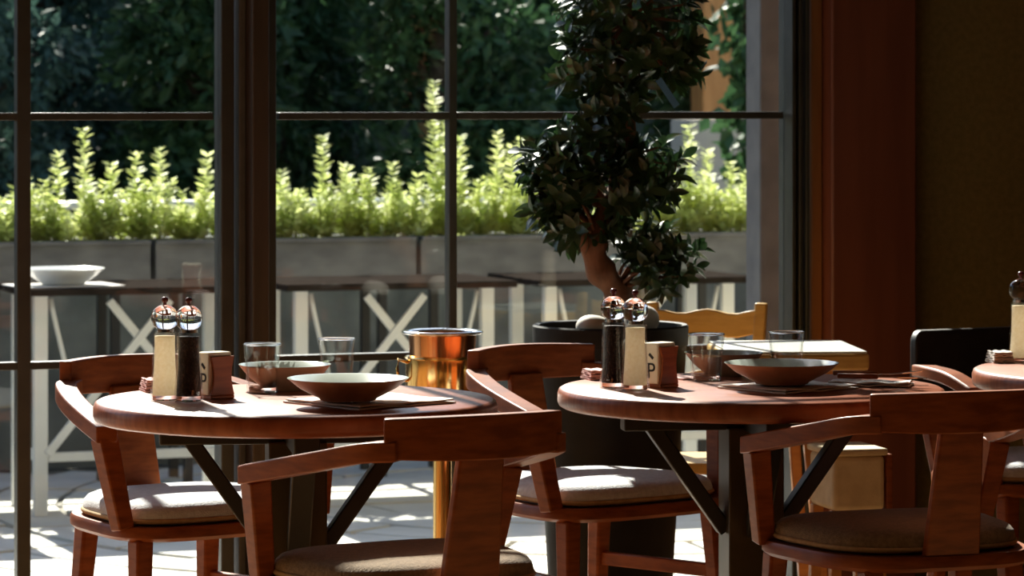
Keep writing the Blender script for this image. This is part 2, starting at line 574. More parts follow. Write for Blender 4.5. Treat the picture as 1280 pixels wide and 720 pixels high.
# pale stone wall and timber post at the right
p = at_d(918, 15.5)
struct('wall_stone', MB().box((p.x + .08, p.y, .625), (.66, .22, 1.25)), M['palestone'], 'pale stone garden wall seen beside the grey pillar')
p = at_d(890, 16.2)
tp = empty('timber_post', (p.x, p.y, 0))
tag(tp, 'orange brown timber post standing beyond the troughs near grey pillar', 'post')
MB().box((0, 0, 1.3), (.15, .15, 2.6)).build('shaft', M['timber'], tp, bevel=.01)
MB().box((0, 0, 2.63), (.2, .2, .06)).build('post_cap', M['timber'], tp, bevel=.01)


# ------------------------------------------------------------------ foliage tools
def leaf_quad(mb, p, d, n, L, Wd):
    """folded diamond leaf at p growing along d with normal n"""
    s = d.cross(n)
    if s.length < 1e-5:
        s = d.orthogonal()
    s.normalize()
    n = s.cross(d).normalized()
    b = len(mb.v)
    mb.v += [tuple(p), tuple(p + d * L * .5 + s * Wd * .5 + n * L * .06), tuple(p + d * L), tuple(p + d * L * .5 - s * Wd * .5 + n * L * .06)]
    mb.f += [(b, b + 1, b + 2), (b, b + 2, b + 3)]
    mb.m += [mb.cur, mb.cur]


def rv():
    while True:
        v = Vector((random.uniform(-1, 1), random.uniform(-1, 1), random.uniform(-1, 1)))
        if .05 < v.length < 1:
            return v.normalized()


# ------------------------------------------------------------------ trees behind the terrace
def tree(name, loc, h, rx, n, size, mat, label, group, droop=0.2, z0=0.15, seed=1, lobes=14):
    random.seed(seed)
    root = empty(name, (loc[0], loc[1], 0))
    tag(root, label, 'tree', group)
    t = MB()
    t.tube([(0, 0, 0), (.03, .02, h * .35), (-.04, 0, h * .7), (0, 0, h * .93)], [.11, .09, .05, .015], 10)
    lob = []
    for k in range(lobes):
        z = h * (z0 + (0.97 - z0) * (k + random.random()) / lobes)
        f = math.sin(math.pi * min(1, max(.12, (z / h - z0 * .6) / 1.02))) ** .6
        a = random.random() * 6.28
        rr = rx * f * random.uniform(.35, .7)
        c = Vector((rr * math.cos(a), rr * math.sin(a) * .7, z))
        lob.append((c, rx * random.uniform(.38, .58)))
        t.tube([(0, 0, max(.1, z - .35)), tuple(c * .6 + Vector((0, 0, z * .4 - .05))), tuple(c)], [.03, .02, .008], 5)
    t.build('trunk', M['treebark'], root, smooth=True)
    mb = MB()
    per = n // lobes
    for c, rad in lob:
        for _ in range(per):
            u = rv()
            q = c + Vector((u.x, u.y, u.z * .8)) * rad * (random.random() ** .4)
            d = (u * .6 + rv() * .7 + Vector((0, 0, -droop))).normalized()
            L = size * random.uniform(.6, 1.3)
            leaf_quad(mb, q, d, rv(), L, L * .45)
    o = mb.build('foliage', mat, root, smooth='leaf')
    tag(o, kind='stuff')
    return root


TG = 'dark trees behind the terrace'
trees = [   # world x, y, height, leaf, label
    (1.95, 15.0, 2.25, 'conifer', 'blue-green conifer at the far left edge behind the troughs'),
    (3.00, 15.0, 2.3, 'conifer', 'blue-green conifer seen in the pane left of the brown post'),
    (4.05, 15.1, 2.3, 'treeleaf', 'dark green tree in the pane right of the brown post'),
    (5.10, 15.0, 2.3, 'treeleaf', 'leafy dark tree just left of the ficus crown'),
    (6.75, 15.6, 2.5, 'treeleaf', 'dark tree behind the grey rendered pillar'),
    (2.45, 16.1, 2.7, 'conifer', 'dark conifer behind the leftmost glazing bar'),
    (3.52, 16.1, 2.7, 'conifer', 'dark conifer standing behind the brown window post'),
    (4.58, 16.1, 2.75, 'treeleaf', 'dark green tree behind the tallest bright sprig'),
    (5.63, 16.2, 2.7, 'treeleaf', 'dark tree hidden mostly behind the ficus crown'),
    (2.95, 17.25, 3.1, 'conifer', 'rearmost conifer in the gap left of the brown post'),
    (4.05, 17.25, 3.1, 'treeleaf', 'rearmost dark tree right of the brown post'),
    (5.12, 17.3, 3.1, 'treeleaf', 'rearmost dark tree left of the ficus crown'),
    (6.20, 17.35, 3.1, 'treeleaf', 'rearmost dark tree beside the orange timber post'),
]
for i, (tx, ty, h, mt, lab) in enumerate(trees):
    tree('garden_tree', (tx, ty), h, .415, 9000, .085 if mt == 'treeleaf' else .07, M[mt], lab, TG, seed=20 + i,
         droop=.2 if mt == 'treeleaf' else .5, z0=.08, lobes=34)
# branch of a nearer tree hanging beside the pillar, left edge sprig
q = at_d(930, 14.6)
random.seed(77)
hb = empty('hanging_vine', (q.x, q.y, 0))
tag(hb, 'dark leafy vine on a stake hanging beside the grey pillar', 'vine')
s = MB()
s.tube([(0, 0, 0), (.02, 0, 1.2), (0, 0, 2.2)], .012, 6)
s.build('stake', M['treebark'], hb)
mb = MB()
for _ in range(420):
    z = random.uniform(1.02, 2.2)
    q2 = Vector((random.gauss(0, .05), random.gauss(0, .05), z))
    d = (rv() + Vector((0, 0, -.8))).normalized()
    leaf_quad(mb, q2, d, rv(), .085, .055)
tag(mb.build('foliage', M['treeleaf'], hb, smooth='leaf'), kind='stuff')

# ------------------------------------------------------------------ troughs and shrubs
TY = 12.30
ORD = ['first', 'second', 'third', 'fourth', 'fifth', 'sixth', 'seventh', 'eighth', 'ninth', 'tenth', 'eleventh', 'twelfth',
       'thirteenth', 'fourteenth', 'fifteenth', 'sixteenth', 'seventeenth', 'eighteenth', 'nineteenth', 'twentieth',
       'twenty-first', 'twenty-second', 'twenty-third', 'twenty-fourth', 'twenty-fifth', 'twenty-sixth', 'twenty-seventh', 'twenty-eighth']
TROUGH = ['weathered grey trough at the left edge behind the white plate', 'weathered grey trough left of the brown post',
          'weathered grey trough right of the brown post', 'weathered grey trough behind the ficus trunk',
          'weathered grey trough beside the grey pillar']
bounds = [1.13, 2.10, 3.06, 4.03, 5.0, 5.97]
for k in range(5):
    a, b = bounds[k], bounds[k + 1]
    L = b - a - .02
    t = empty('planter_trough', ((a + b) / 2, TY, .70))
    tag(t, TROUGH[k], 'planter', 'troughs on the low wall')
    for sx in (-1, 1):
        m = MB()
        for sy in (-1, 1):
            m.box((sx * (L / 2 - .12), sy * .10, -.36), (.03, .03, .68))
        m.box((sx * (L / 2 - .12), 0, -.01), (.03, .23, .02))
        m.build('stand', M['steel'], t)
    m = MB()
    for sy in (-1, 1):
        m.box((0, sy * .115, .075), (L, .02, .15))
    for sx in (-1, 1):
        m.box((sx * (L / 2 - .01), 0, .075), (.02, .21, .15))
    m.box((0, 0, .01), (L - .04, .21, .02))
    m.build('box', M['trough'], t)
    m = MB()
    for sy in (-1, 1):
        m.box((0, sy * .12, .144), (L, .036, .014))
    m.build('rim', M['trough'], t, bevel=.003)
    MB().box((0, 0, .07), (L - .045, .208, .10)).build('soil', M['soil'], t)

random.seed(9)
sprigs = [(72, 192), (105, 163), (140, 207), (172, 195), (203, 188), (256, 196), (350, 216), (405, 172), (432, 210),
          (462, 212), (492, 208), (548, 104), (556, 150), (580, 172), (622, 168), (640, 186), (655, 176), (0, 255),
          (858, 160), (882, 190), (912, 205), (845, 205), (930, 216)]
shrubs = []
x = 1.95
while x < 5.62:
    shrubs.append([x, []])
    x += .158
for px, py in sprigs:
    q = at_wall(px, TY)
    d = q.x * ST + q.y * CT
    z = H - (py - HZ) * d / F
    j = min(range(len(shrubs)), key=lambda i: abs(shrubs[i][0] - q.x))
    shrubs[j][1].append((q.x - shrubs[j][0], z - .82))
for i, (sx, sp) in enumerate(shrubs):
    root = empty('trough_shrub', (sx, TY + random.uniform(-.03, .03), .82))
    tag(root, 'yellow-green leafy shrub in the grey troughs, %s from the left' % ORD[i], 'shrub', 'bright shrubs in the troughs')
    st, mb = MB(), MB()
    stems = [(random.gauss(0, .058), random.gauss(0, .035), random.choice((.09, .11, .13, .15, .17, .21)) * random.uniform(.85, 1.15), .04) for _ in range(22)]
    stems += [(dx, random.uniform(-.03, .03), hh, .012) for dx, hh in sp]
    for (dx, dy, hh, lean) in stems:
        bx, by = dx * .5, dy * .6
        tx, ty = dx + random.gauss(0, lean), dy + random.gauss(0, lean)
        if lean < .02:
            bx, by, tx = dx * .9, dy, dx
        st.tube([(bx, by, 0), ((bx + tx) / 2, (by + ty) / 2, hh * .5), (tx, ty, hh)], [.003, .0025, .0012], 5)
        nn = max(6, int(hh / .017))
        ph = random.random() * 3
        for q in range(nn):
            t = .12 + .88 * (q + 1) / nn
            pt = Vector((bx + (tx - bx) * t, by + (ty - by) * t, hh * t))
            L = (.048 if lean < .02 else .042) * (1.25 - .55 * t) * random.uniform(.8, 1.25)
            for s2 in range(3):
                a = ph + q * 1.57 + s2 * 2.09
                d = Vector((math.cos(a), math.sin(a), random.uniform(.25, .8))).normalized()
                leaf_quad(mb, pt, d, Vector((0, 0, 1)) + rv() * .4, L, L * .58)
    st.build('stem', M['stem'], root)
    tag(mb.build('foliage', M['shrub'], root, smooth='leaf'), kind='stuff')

# ------------------------------------------------------------------ white terrace tables
OT_Z = .735


def terrace_table():
    root = empty('terrace_table', (0, 0, 0))
    for k in range(6):
        MB().box((0, -.22 + k * .088, OT_Z - .011), (.80, .08, .022)).build('slat', M['outtop'], root, bevel=.003)
    hw, hd = .325, .0
    for sx in (-1, 1):
        for y in (0.0, .33):
            MB().box((sx * hw, y - .16, (OT_Z - .022) / 2), (.046, .03, OT_Z - .022)).build('leg', M['white_metal'], root, bevel=.004)
        MB().bar((sx * hw, -.145, .19), (sx * hw, .155, .19), .03, .025).build('side_rail', M['white_metal'], root)
        # curved bracket
        pts = []
        for q in range(9):
            t = q / 8
            pts.append((sx * (hw - .035 - .02 * math.sin(t * 3.14) - .10 * t * t), -.16, .70 - t * .40))
        MB().tube(pts, .008, 7).build('curved_strut', M['white_metal'], root, smooth=True)
    MB().box((0, -.16, .19), (2 * hw - .046, .025, .03)).build('stretcher', M['white_metal'], root, bevel=.004)
    for sx in (-1, 1):
        MB().bar((-sx * .305, -.172 - .004 * sx, .20), (sx * .10, -.172 - .004 * sx, .69), .028, .012, up=(0, 1, 0)).build('cross_brace', M['white_metal'], root, bevel=.003)
    return root


tt = terrace_table()
OTL = ['white cross-braced terrace table running out at the left edge', 'white cross-braced terrace table carrying the white dish',
       'white cross-braced terrace table right of the brown post', 'white cross-braced terrace table behind the ficus pot']
OTX = [1.94, 2.815, 3.685, 4.56]
for i, xx in enumerate(OTX):
    o = tt if i == 0 else copy_tree(tt)
    o.location = (xx, 11.55, 0)
    tag(o, OTL[i], 'table', 'terrace tables')

# ------------------------------------------------------------------ dish builders
def dish(name, loc, R0, hh, label, cat, group, outside, inside, foot=.45):
    root = empty(name, loc)
    tag(root, label, cat, group)
    rb = R0 * foot
    outp = [(0.0, 0.0), (rb, 0.0), (rb * 1.06, .004), (R0 * .80, hh * .55), (R0 * .97, hh * .93), (R0, hh)]
    inp = [(R0, hh), (R0 * .965, hh * .985), (R0 * .78, hh * .60), (rb * 1.0, .010), (rb * .5, .008), (0.0, .008)]
    MB().lathe(outp, 48, cap=False).build('shell', outside, root, smooth=50)
    MB().lathe(inp, 48, cap=False).build('glazed_inside', inside, root, smooth=True)
    return root


def napkin(name, loc, sx, sy, rz, mat, label, layers=2, group=None, wave=.003):
    root = empty(name, loc, rz)
    tag(root, label, 'napkin', group)
    for k in range(layers):
        nx, ny = 9, 7
        vs, fs = [], []
        th = .003
        for side in (0, 1):
            for j in range(ny):
                for i in range(nx):
                    u, v = i / (nx - 1) - .5, j / (ny - 1) - .5
                    z = k * .0042 + side * th + wave * abs(math.sin(u * 7 + k) * math.cos(v * 5 + k * 2))
                    vs.append((u * sx * (1 - .03 * k), v * sy * (1 - .03 * k), z))
        n = nx * ny
        for j in range(ny - 1):
            for i in range(nx - 1):
                a = j * nx + i
                fs.append((a, a + nx, a + nx + 1, a + 1))
                fs.append((n + a, n + a + 1, n + a + nx + 1, n + a + nx))
        edge = [i for i in range(nx)] + [j * nx + nx - 1 for j in range(1, ny)] + [(ny - 1) * nx + i for i in range(nx - 2, -1, -1)] + [j * nx for j in range(ny - 2, 0, -1)]
        for a, b in zip(edge, edge[1:] + edge[:1]):
            fs.append((a, b, n + b, n + a))
        MB().add(vs, fs).build('fold', mat, root, smooth=40)
    return root


p = on_z(79, 357, OT_Z)
pm = napkin('placemat', Vector((p.x, p.y, OT_Z)), .34, .24, 0.1, M['napkin'], 'pale placemat under the dish on the terrace table', 1, wave=0)
pm['category'] = 'placemat'
dish('serving_dish', Vector((p.x, p.y, OT_Z + .005)), .135, .052, 'wide white dish on the terrace table outside at left', 'dish', None,
     M['porcelain'], M['porcelain'], foot=.5)


# ------------------------------------------------------------------ dining chairs
def arc_pts(pts, n=14):
    """Catmull-Rom through pts"""
    P = [Vector(q) for q in pts]
    P = [P[0] * 2 - P[1]] + P + [P[-1] * 2 - P[-2]]
    res = []
    for i in range(1, len(P) - 2):
        for k in range(n):
            t = k / n
            a, b, c, d = P[i - 1], P[i], P[i + 1], P[i + 2]
            res.append(.5 * ((2 * b) + (c - a) * t + (2 * a - 5 * b + 4 * c - d) * t * t + (3 * b - a - 3 * c + d) * t ** 3))
    res.append(P[-2])
    return res


def seat_outline(wf, wb, yb, yf, n=56, e=.55):
    pts = []
    for k in range(n):
        a = 2 * math.pi * k / n
        c, s = math.cos(a), math.sin(a)
        x = math.copysign(abs(c) ** e, c)
        y = math.copysign(abs(s) ** e, s)
        yy = (yb + yf) / 2 + y * (yf - yb) / 2
        t = (yy - yb) / (yf - yb)
        pts.append((x * (wb + (wf - wb) * t), yy))
    return pts


def seat_and_legs(root, cm):
    MB().rings(seat_outline(.265, .205, -.215, .235), [(.965, .438), (1, .446), (1, .462), (.985, .468)]).build('seat_frame', M['mahogany'], root, smooth=40)
    cu = MB().rings(seat_outline(.247, .190, -.185, .215, e=.6),
                    [(.95, .468), (.995, .476), (1, .486), (.985, .498), (.95, .507), (.88, .513), (.6, .519), (.25, .521)]).build('cushion', cm, root, smooth=60)
    ol = seat_outline(.247, .190, -.185, .215, e=.6)
    MB().tube([(x * .995, y * .995, .478) for x, y in ol + ol[:1]], .0055, 6, cap=False).build('piping', M['piping'], cu, smooth=True)
    for sx in (-1, 1):
        for (ax, ay, bx, by) in ((.205, .165, .228, .195), (.15, -.155, .17, -.20)):
            MB().bar((sx * bx, by, 0), (sx * ax, ay, .44), .026, .030, .040, .044, up=(0, 1, 0)).build('leg', M['mahogany'], root, bevel=.006)
        MB().bar((sx * .213, .17, .30), (sx * .157, -.165, .30), .02, .03).build('stretcher', M['mahogany'], root, bevel=.003)


def dining_chair(cm):
    root = empty('dining_chair', (0, 0, 0))
    seat_and_legs(root, cm)
    # crest block
    cp = []
    for k in range(21):
        x = -.175 + .35 * k / 20
        cp.append((x, -.262 + .058 * (x / .18) ** 2, .7475))
    MB().sweep(cp, .030, [.070 + .010 * math.cos((k - 10) / 10 * 1.4) for k in range(21)]).build('crest_rail', M['mahogany'], root, bevel=.003)
    for sx in (-1, 1):
        pts = arc_pts([(sx * .150, -.219, .726), (sx * .192, -.172, .721), (sx * .226, -.078, .701), (sx * .252, .035, .679), (sx * .272, .145, .658)], 6)
        MB().sweep(pts, .046, [.036] * (len(pts) - 1) + [.034]).build('armrest', M['mahogany'], root, bevel=.003)
        MB().bar((sx * .238, .150, .462), (sx * .266, .122, .652), .036, .040, .044, .046, up=(0, 1, 0)).build('arm_post', M['mahogany'], root, bevel=.004)
    MB().bar((0, -.196, .455), (0, -.243, .722), .118, .020, .090, .018, up=(0, 1, 0)).build('splat', M['mahogany'], root, bevel=.004)
    return root


def put_chair(o, crest, f, label, group='round-backed mahogany dining chairs', off=.25):
    n = math.hypot(*f)
    f = (f[0] / n, f[1] / n)
    o.location = W(crest[0] + off * f[0], crest[1] + off * f[1], 0)
    o.rotation_euler.z = yaw_of(*f)
    tag(o, label, 'chair', group)


chA = dining_chair(M['cushion'])
put_chair(chA, (-.84, 7.84), (.588, -.809), 'mahogany armchair with grey seat pad, against the window at far left')
chB = copy_tree(chA)
put_chair(chB, (.024, 8.17), (.62, -.785), 'mahogany armchair with grey seat pad in front of the big pot')
chD = dining_chair(M['cushion_brown'])
put_chair(chD, (-.052, 6.385), (-.5, .866), 'mahogany armchair with brown seat seen from behind at the left table')
chE = copy_tree(chD)
put_chair(chE, (.862, 6.88), (-.342, .94), 'mahogany armchair with brown seat seen from behind at the right edge')
# dark-backed armchair at the third table
chC = empty('dining_chair', (0, 0, 0))
seat_and_legs(chC, M['cushion'])
ol = []
for (cx_, cz_, a0) in ((.175, .765, 0), (-.175, .765, 90), (-.175, .60, 180), (.175, .60, 270)):
    for k in range(7):
        a = R(a0 + 15 * k)
        ol.append((cx_ + .03 * math.cos(a), cz_ + .03 * math.sin(a)))
mb = MB()
vs, n = [], len(ol)
for yo in (-.013, .013):
    for x_, z_ in ol:
        vs.append((x_, -.262 + .05 * (x_ / .2) ** 2 + yo, z_))
mb.add(vs, [tuple(range(n)), tuple(reversed(range(n, 2 * n)))] + [(i, (i + 1) % n, n + (i + 1) % n, n + i) for i in range(n)])
mb.build('back_panel', M['blackhide'], chC, bevel=.004)
for sx in (-1, 1):
    MB().bar((sx * .14, -.195, .455), (sx * .15, -.24, .62), .03, .03, up=(0, 1, 0)).build('back_post', M['mahogany'], chC, bevel=.004)
    pts = arc_pts([(sx * .185, -.205, .700), (sx * .232, -.10, .705), (sx * .262, .03, .700), (sx * .27, .14, .672)], 6)
    MB().sweep(pts, .046, .030).build('armrest', M['mahogany'], chC, bevel=.005)
    MB().bar((sx * .238, .150, .462), (sx * .266, .125, .664), .036, .040, .044, .046, up=(0, 1, 0)).build('arm_post', M['mahogany'], chC, bevel=.004)
put_chair(chC, (1.11, 8.66), (.48, -.877), 'armchair with dark rounded back panel beside the mahogany wall panel', None)


# ------------------------------------------------------------------ round tables
TZ = .75


def dining_table():
    root = empty('dining_table', (0, 0, 0))
    Rr = .40
    MB().lathe([(0, .708), (Rr - .012, .708), (Rr - .003, .713), (Rr, .721), (Rr, .738), (Rr - .003, .746), (Rr - .010, .750), (0, .750)], 96).build('table_top', M['mahogany_x'], root, smooth=45)
    MB().box((0, 0, .345), (.115, .115, .65)).build('column', M['bronze'], root, bevel=.004)
    for a in (0, 90):
        m = MB()
        c, s = math.cos(R(a)), math.sin(R(a))
        m.bar((-c * .27, -s * .27, .6855), (c * .27, s * .27, .6855), .05, .045 if a else .044)
        m.build('top_bearer', M['steel'], root, bevel=.003)
    for a in (0, 90, 180, 270):
        c, s = math.cos(R(a)), math.sin(R(a))
        MB().bar((c * .055, s * .055, .455), (c * .215, s * .215, .68), .045, .030).build('strut', M['steel'], root, bevel=.003)
    MB().lathe([(0, 0), (.20, 0), (.20, .010), (.19, .016), (.07, .022), (0, .022)], 48).build('base', M['steel'], root, smooth=40)
    return root


TABLES = [(W(-.4286, 7.14), 'round mahogany table left, with a bowl on a white napkin'),
          (W(.494, 7.44), 'round mahogany table in the middle, in front of the ficus pot'),
          (W(1.415, 7.92), 'round wooden table cut off at the right edge')]
t0 = dining_table()
for i, (q, lab) in enumerate(TABLES):
    o = t0 if i == 0 else copy_tree(t0)
    o.location = (q.x, q.y, 0)
    o.rotation_euler.z = -TH + R(8)
    tag(o, lab, 'table', 'round dining tables')


# ------------------------------------------------------------------ mills
def mill(fill):
    root = empty('grinder_mill', (0, 0, 0))
    body = [(.0285, 0), (.029, .006), (.0275, .03), (.0245, .07), (.0232, .11), (.0235, .130), (.0225, .136)]
    inner = [(r_ - .0025, z) for r_, z in reversed(body)]
    MB().lathe(body + inner, 32, closed=True).build('clear_body', M['acrylic'], root, smooth=40)
    MB().lathe([(0, .012), (.0245, .012), (.0238, .03), (.0212, .07), (.0200, .11), (.0203, .128), (0, .128)], 28).build('filling', fill, root, smooth=50)
    MB().lathe([(0, .002), (.0245, .002), (.0245, .0115), (0, .0115)], 28).build('grinder_base', M['bulb'], root, smooth=40)
    MB().lathe([(0, .136), (.018, .136), (.018, .142), (0, .142)], 24).build('collar', M['chrome'], root, smooth=40)
    hd = [(0, .142), (.016, .1425), (.0235, .149), (.0268, .160), (.0262, .171), (.0215, .181), (.013, .187), (.008, .189), (0, .189)]
    MB().lathe(hd, 32).build('clear_head', M['bulb'], root, smooth=True)
    MB().lathe([(0, .189), (.004, .189), (.0035, .193), (.0068, .197), (.0068, .202), (.004, .205), (0, .205)], 16).build('knob', M['knob'], root, smooth=True)
    return root


ms, mp_ = mill(M['salt']), mill(M['pepper'])
for o, (px, py), lab in ((ms, (206, 501), 'clear salt grinder with round head, leftmost on the left table'),
                         (mp_, (236, 502), 'clear grinder full of black pepper on the left table')):
    o.location = on_z(px, py, TZ)
    tag(o, lab, 'grinder', 'clear grinder mills')
o = copy_tree(mp_)
o.location = on_z(767, 485, TZ)
tag(o, 'clear grinder full of black pepper on the middle table', 'grinder', 'clear grinder mills')
o = copy_tree(ms)
o.location = on_z(794, 488, TZ)
tag(o, 'clear salt grinder with round head on the middle table', 'grinder', 'clear grinder mills')
o = copy_tree(ms)
o.location = at_d(1276, 8.12, TZ)
tag(o, 'clear salt grinder on the table cut off at the right edge', 'grinder', 'clear grinder mills')


# ------------------------------------------------------------------ napkin holders
def text_mesh(s, size, depth):
    cu = bpy.data.curves.new('text', 'FONT')
    cu.body = s
    cu.size = size
    cu.extrude = depth
    cu.align_x = 'CENTER'
    cu.align_y = 'CENTER'
    tmp = bpy.data.objects.new('text', cu)
    COL.objects.link(tmp)
    dg = bpy.context.evaluated_depsgraph_get()
    me = bpy.data.meshes.new_from_object(tmp.evaluated_get(dg))
    bpy.data.objects.remove(tmp)
    return me


PM = text_mesh('P', .046, .0004)
PM.materials.clear()
PM.materials.append(M['ink'])


def holder():
    root = empty('napkin_holder', (0, 0, 0))
    # local: printed face towards -x, wooden face towards -y
    w, d, h = .056, .050, .085
    MB().box((0, 0, .004), (w, d, .008)).build('base', M['mahogany'], root, bevel=.002)
    for sy in (-1, 1):
        pts = []
        for k in range(11):
            t = k / 10
            pts.append((w / 2 - .007 * math.sin(math.pi * t), .008 + (h - .008) * t))
        prof = pts + [(-x, z) for x, z in reversed(pts)]
        n = len(prof)
        vs = [(x, sy * (d / 2 - .003) + e, z) for e in (-.003, .003) for x, z in prof]
        MB().add(vs, [tuple(range(n)), tuple(reversed(range(n, 2 * n)))] + [(i, (i + 1) % n, n + (i + 1) % n, n + i) for i in range(n)]).build('cheek', M['mahogany'], root, bevel=.001, bseg=1)
    st = MB().box((-.003, 0, .0505), (w - .002, d - .0125, .085)).build('napkin_stack', M['cream'], root, bevel=.003)
    x_face = -.003 - (w - .002) / 2 - .0006
    g = bpy.data.objects.new('printed_letter', PM)
    COL.objects.link(g)
    g.parent = st
    g.location = (x_face, 0, .034)
    g.rotation_euler = (R(90), 0, R(-90))
    MB().bar((x_face, .005, .070), (x_face, -.006, .061), .0008, .006, up=(0, 0, 1)).build('printed_accent', M['ink'], st)
    return root


h1 = holder()
h1.location = on_z(270, 498, TZ)
h1.rotation_euler.z = -TH + R(38)
tag(h1, 'wooden napkin holder with printed cream napkins on the left table', 'napkin holder', 'wooden napkin holders')
h2 = copy_tree(h1)
h2.location = on_z(826, 484, TZ)
h2.rotation_euler.z = -TH + R(46)
tag(h2, 'wooden napkin holder with printed cream napkins on the middle table', 'napkin holder', 'wooden napkin holders')


# ------------------------------------------------------------------ tumblers
def tumbler(level):
    root = empty('water_tumbler', (0, 0, 0))
    o_ = [(0, 0), (.030, 0), (.0315, .003), (.0345, .055), (.0385, .098), (.0375, .0995)]
    i_ = [(.0360, .098), (.0322, .055), (.0285, .014), (0, .012)]
    MB().lathe(o_ + i_, 40).build('glass', M['tumbler'], root, smooth=45)
    MB().lathe([(.0372, .0965), (.0392, .0985), (.0372, .1003), (.0355, .0985)], 40, closed=True).build('lip', M['bulb'], root, smooth=True)
    MB().lathe([(0, .002), (.028, .002), (.028, .0115), (0, .0115)], 32).build('thick_base', M['bulb'], root, smooth=40)
    MB().lathe([(0, .0145), (.028, .0145), (.0285 + (level - .014) * .09, level), (0, level)], 32).build('water', M['water'], root, smooth=45)
    return root


g0 = tumbler(.052)
for i, (loc, lab) in enumerate(((on_z(328, 491, TZ), 'water tumbler beside the napkin holder on the left table'),
                                (on_z(421, 483, TZ), 'water tumbler behind the large bowl on the left table'),
                                (on_z(883, 476, TZ), 'water tumbler left of the bowls on the middle table'),
                                (at_d(983, 7.66, TZ), 'water tumbler behind the large bowl on the middle table'))):
    o = g0 if i == 0 else copy_tree(g0)
    o.location = loc
    o.rotation_euler.z = i * .7
    tag(o, lab, 'glass', 'water tumblers')

# ------------------------------------------------------------------ bowls, napkins, cutlery
NZ = .0125
na = on_z(462, 504, TZ)
napkin('table_napkin', na, .245, .235, -TH + R(42), M['napkin'], 'white napkin under the large bowl on the left table')
nb = on_z(985, 486, TZ)
napkin('table_napkin', nb, .21, .20, -TH + R(40), M['napkin'], 'white napkin under the large bowl on the middle table')
BG = 'stoneware bowls'
q = on_z(435, 508, TZ)
dish('stoneware_bowl', Vector((q.x, q.y, TZ + NZ)), .118, .043, 'wide shallow stoneware bowl nearest on the left table', 'bowl', BG, M['stone_out'], M['glaze'])
q = on_z(977, 487, TZ)
dish('stoneware_bowl', Vector((q.x, q.y, TZ + NZ)), .118, .043, 'wide shallow stoneware bowl nearest on the middle table', 'bowl', BG, M['stone_out'], M['glaze'])
q = at_d(356, 7.37, TZ)
dish('stoneware_bowl', Vector((q.x, q.y, TZ)), .095, .052, 'stoneware bowl behind the tumbler on the left table', 'bowl', BG, M['stone_out'], M['glaze'])
q = at_d(905, 7.74, TZ)
dish('stoneware_bowl', Vector((q.x, q.y, TZ)), .085, .05, 'stoneware bowl behind the tumbler on the middle table', 'bowl', BG, M['stone_out'], M['glaze'])
napkin('paper_napkin', on_z(193, 489, TZ), .05, .07, -TH + .3, M['pinknapkin'], 'small pile of pink paper napkins behind the left salt grinder', 6)
napkin('paper_napkin', on_z(747, 474, TZ), .055, .07, -TH + .3, M['pinknapkin'], 'small pile of pink paper napkins left of the middle pepper grinder', 5)
napkin('paper_napkin', at_d(1250, 8.12, TZ), .05, .06, -TH + .2, M['napkin'], 'small pile of white paper napkins on the table at right edge', 6)
napkin('table_napkin', on_z(852, 473, TZ), .05, .09, -TH + .5, M['pinknapkin'], 'pink napkin between holder and tumbler on the middle table', 1)
q = on_z(1088, 482, TZ)
napkin('table_napkin', q, .17, .085, -TH - .25, M['napkin'], 'folded white napkin beneath cutlery on the middle table', 2, wave=.005)


def knife(loc, rz, label):
    root = empty('table_knife', loc, rz)
    tag(root, label, 'knife')
    MB().bar((-.085, 0, .008), (.0, 0, .007), .013, .010, .016, .010).build('handle', M['mahogany'], root, bevel=.003)
    MB().sweep([(0, 0, .006), (.04, 0, .0055), (.08, .002, .005), (.10, .004, .0045)], [.014, .017, .014, .003], [.002, .0018, .0015, .001]).build('blade', M['chrome'], root)


def fork(loc, rz, label):
    root = empty('table_fork', loc, rz)
    tag(root, label, 'fork')
    MB().bar((-.085, 0, .008), (.01, 0, .007), .013, .010, .010, .008).build('handle', M['mahogany'], root, bevel=.003)
    MB().sweep([(.01, 0, .006), (.04, 0, .006), (.06, 0, .008)], [.006, .016, .022], .002).build('head', M['chrome'], root)
    for k in range(3):
        MB().bar((.06, -.008 + k * .008, .008), (.10, -.008 + k * .008, .012), .003, .002).build('tine', M['chrome'], root)


knife(on_z(1098, 484, TZ) + Vector((0, 0, .015)), -TH - .15, 'wooden-handled knife on the folded napkin, nearer the camera')
fork(on_z(1092, 480, TZ) + Vector((0, 0, .015)), -TH - .05, 'wooden-handled fork on the folded napkin, nearer the window')

# ------------------------------------------------------------------ wine cooler stand
q = at_d(553, 8.45)
wc = empty('wine_cooler_stand', q)
tag(wc, 'polished brass wine cooler stand between the left table and window', 'wine cooler')
MB().lathe([(0, 0), (.14, 0), (.14, .012), (.12, .02), (.03, .03), (0, .03)], 40).build('base', M['brass'], wc, smooth=40)
MB().lathe([(0, .03), (.022, .03), (.022, .60), (0, .60)], 28).build('pole', M['brass'], wc, smooth=40)
MB().lathe([(0, .585), (.075, .590), (.086, .605), (.087, .735), (.090, .738), (.087, .741), (.083, .738), (.082, .61), (0, .60)], 48).build('holder_ring', M['brass'], wc, smooth=40)
MB().tube([(-.087, 0, .728), (-.108, 0, .735), (-.112, 0, .715), (-.107, 0, .69), (-.087, 0, .685)], .004, 8).build('handle', M['brass'], wc, smooth=True)
cb = empty('wine_bucket', (q.x, q.y, .602))
tag(cb, 'copper wine bucket with broad steel rim set in the brass stand', 'bucket')
MB().lathe([(0, .0), (.070, .0), (.078, .15), (.080, .190), (.076, .190), (.073, .15), (.066, .005), (0, .005)], 48).build('bucket_body', M['copper'], cb, smooth=40)
MB().lathe([(.077, .188), (.094, .192), (.096, .196), (.092, .199), (.076, .194)], 48, closed=True).build('rim', M['chrome'], cb, smooth=True)
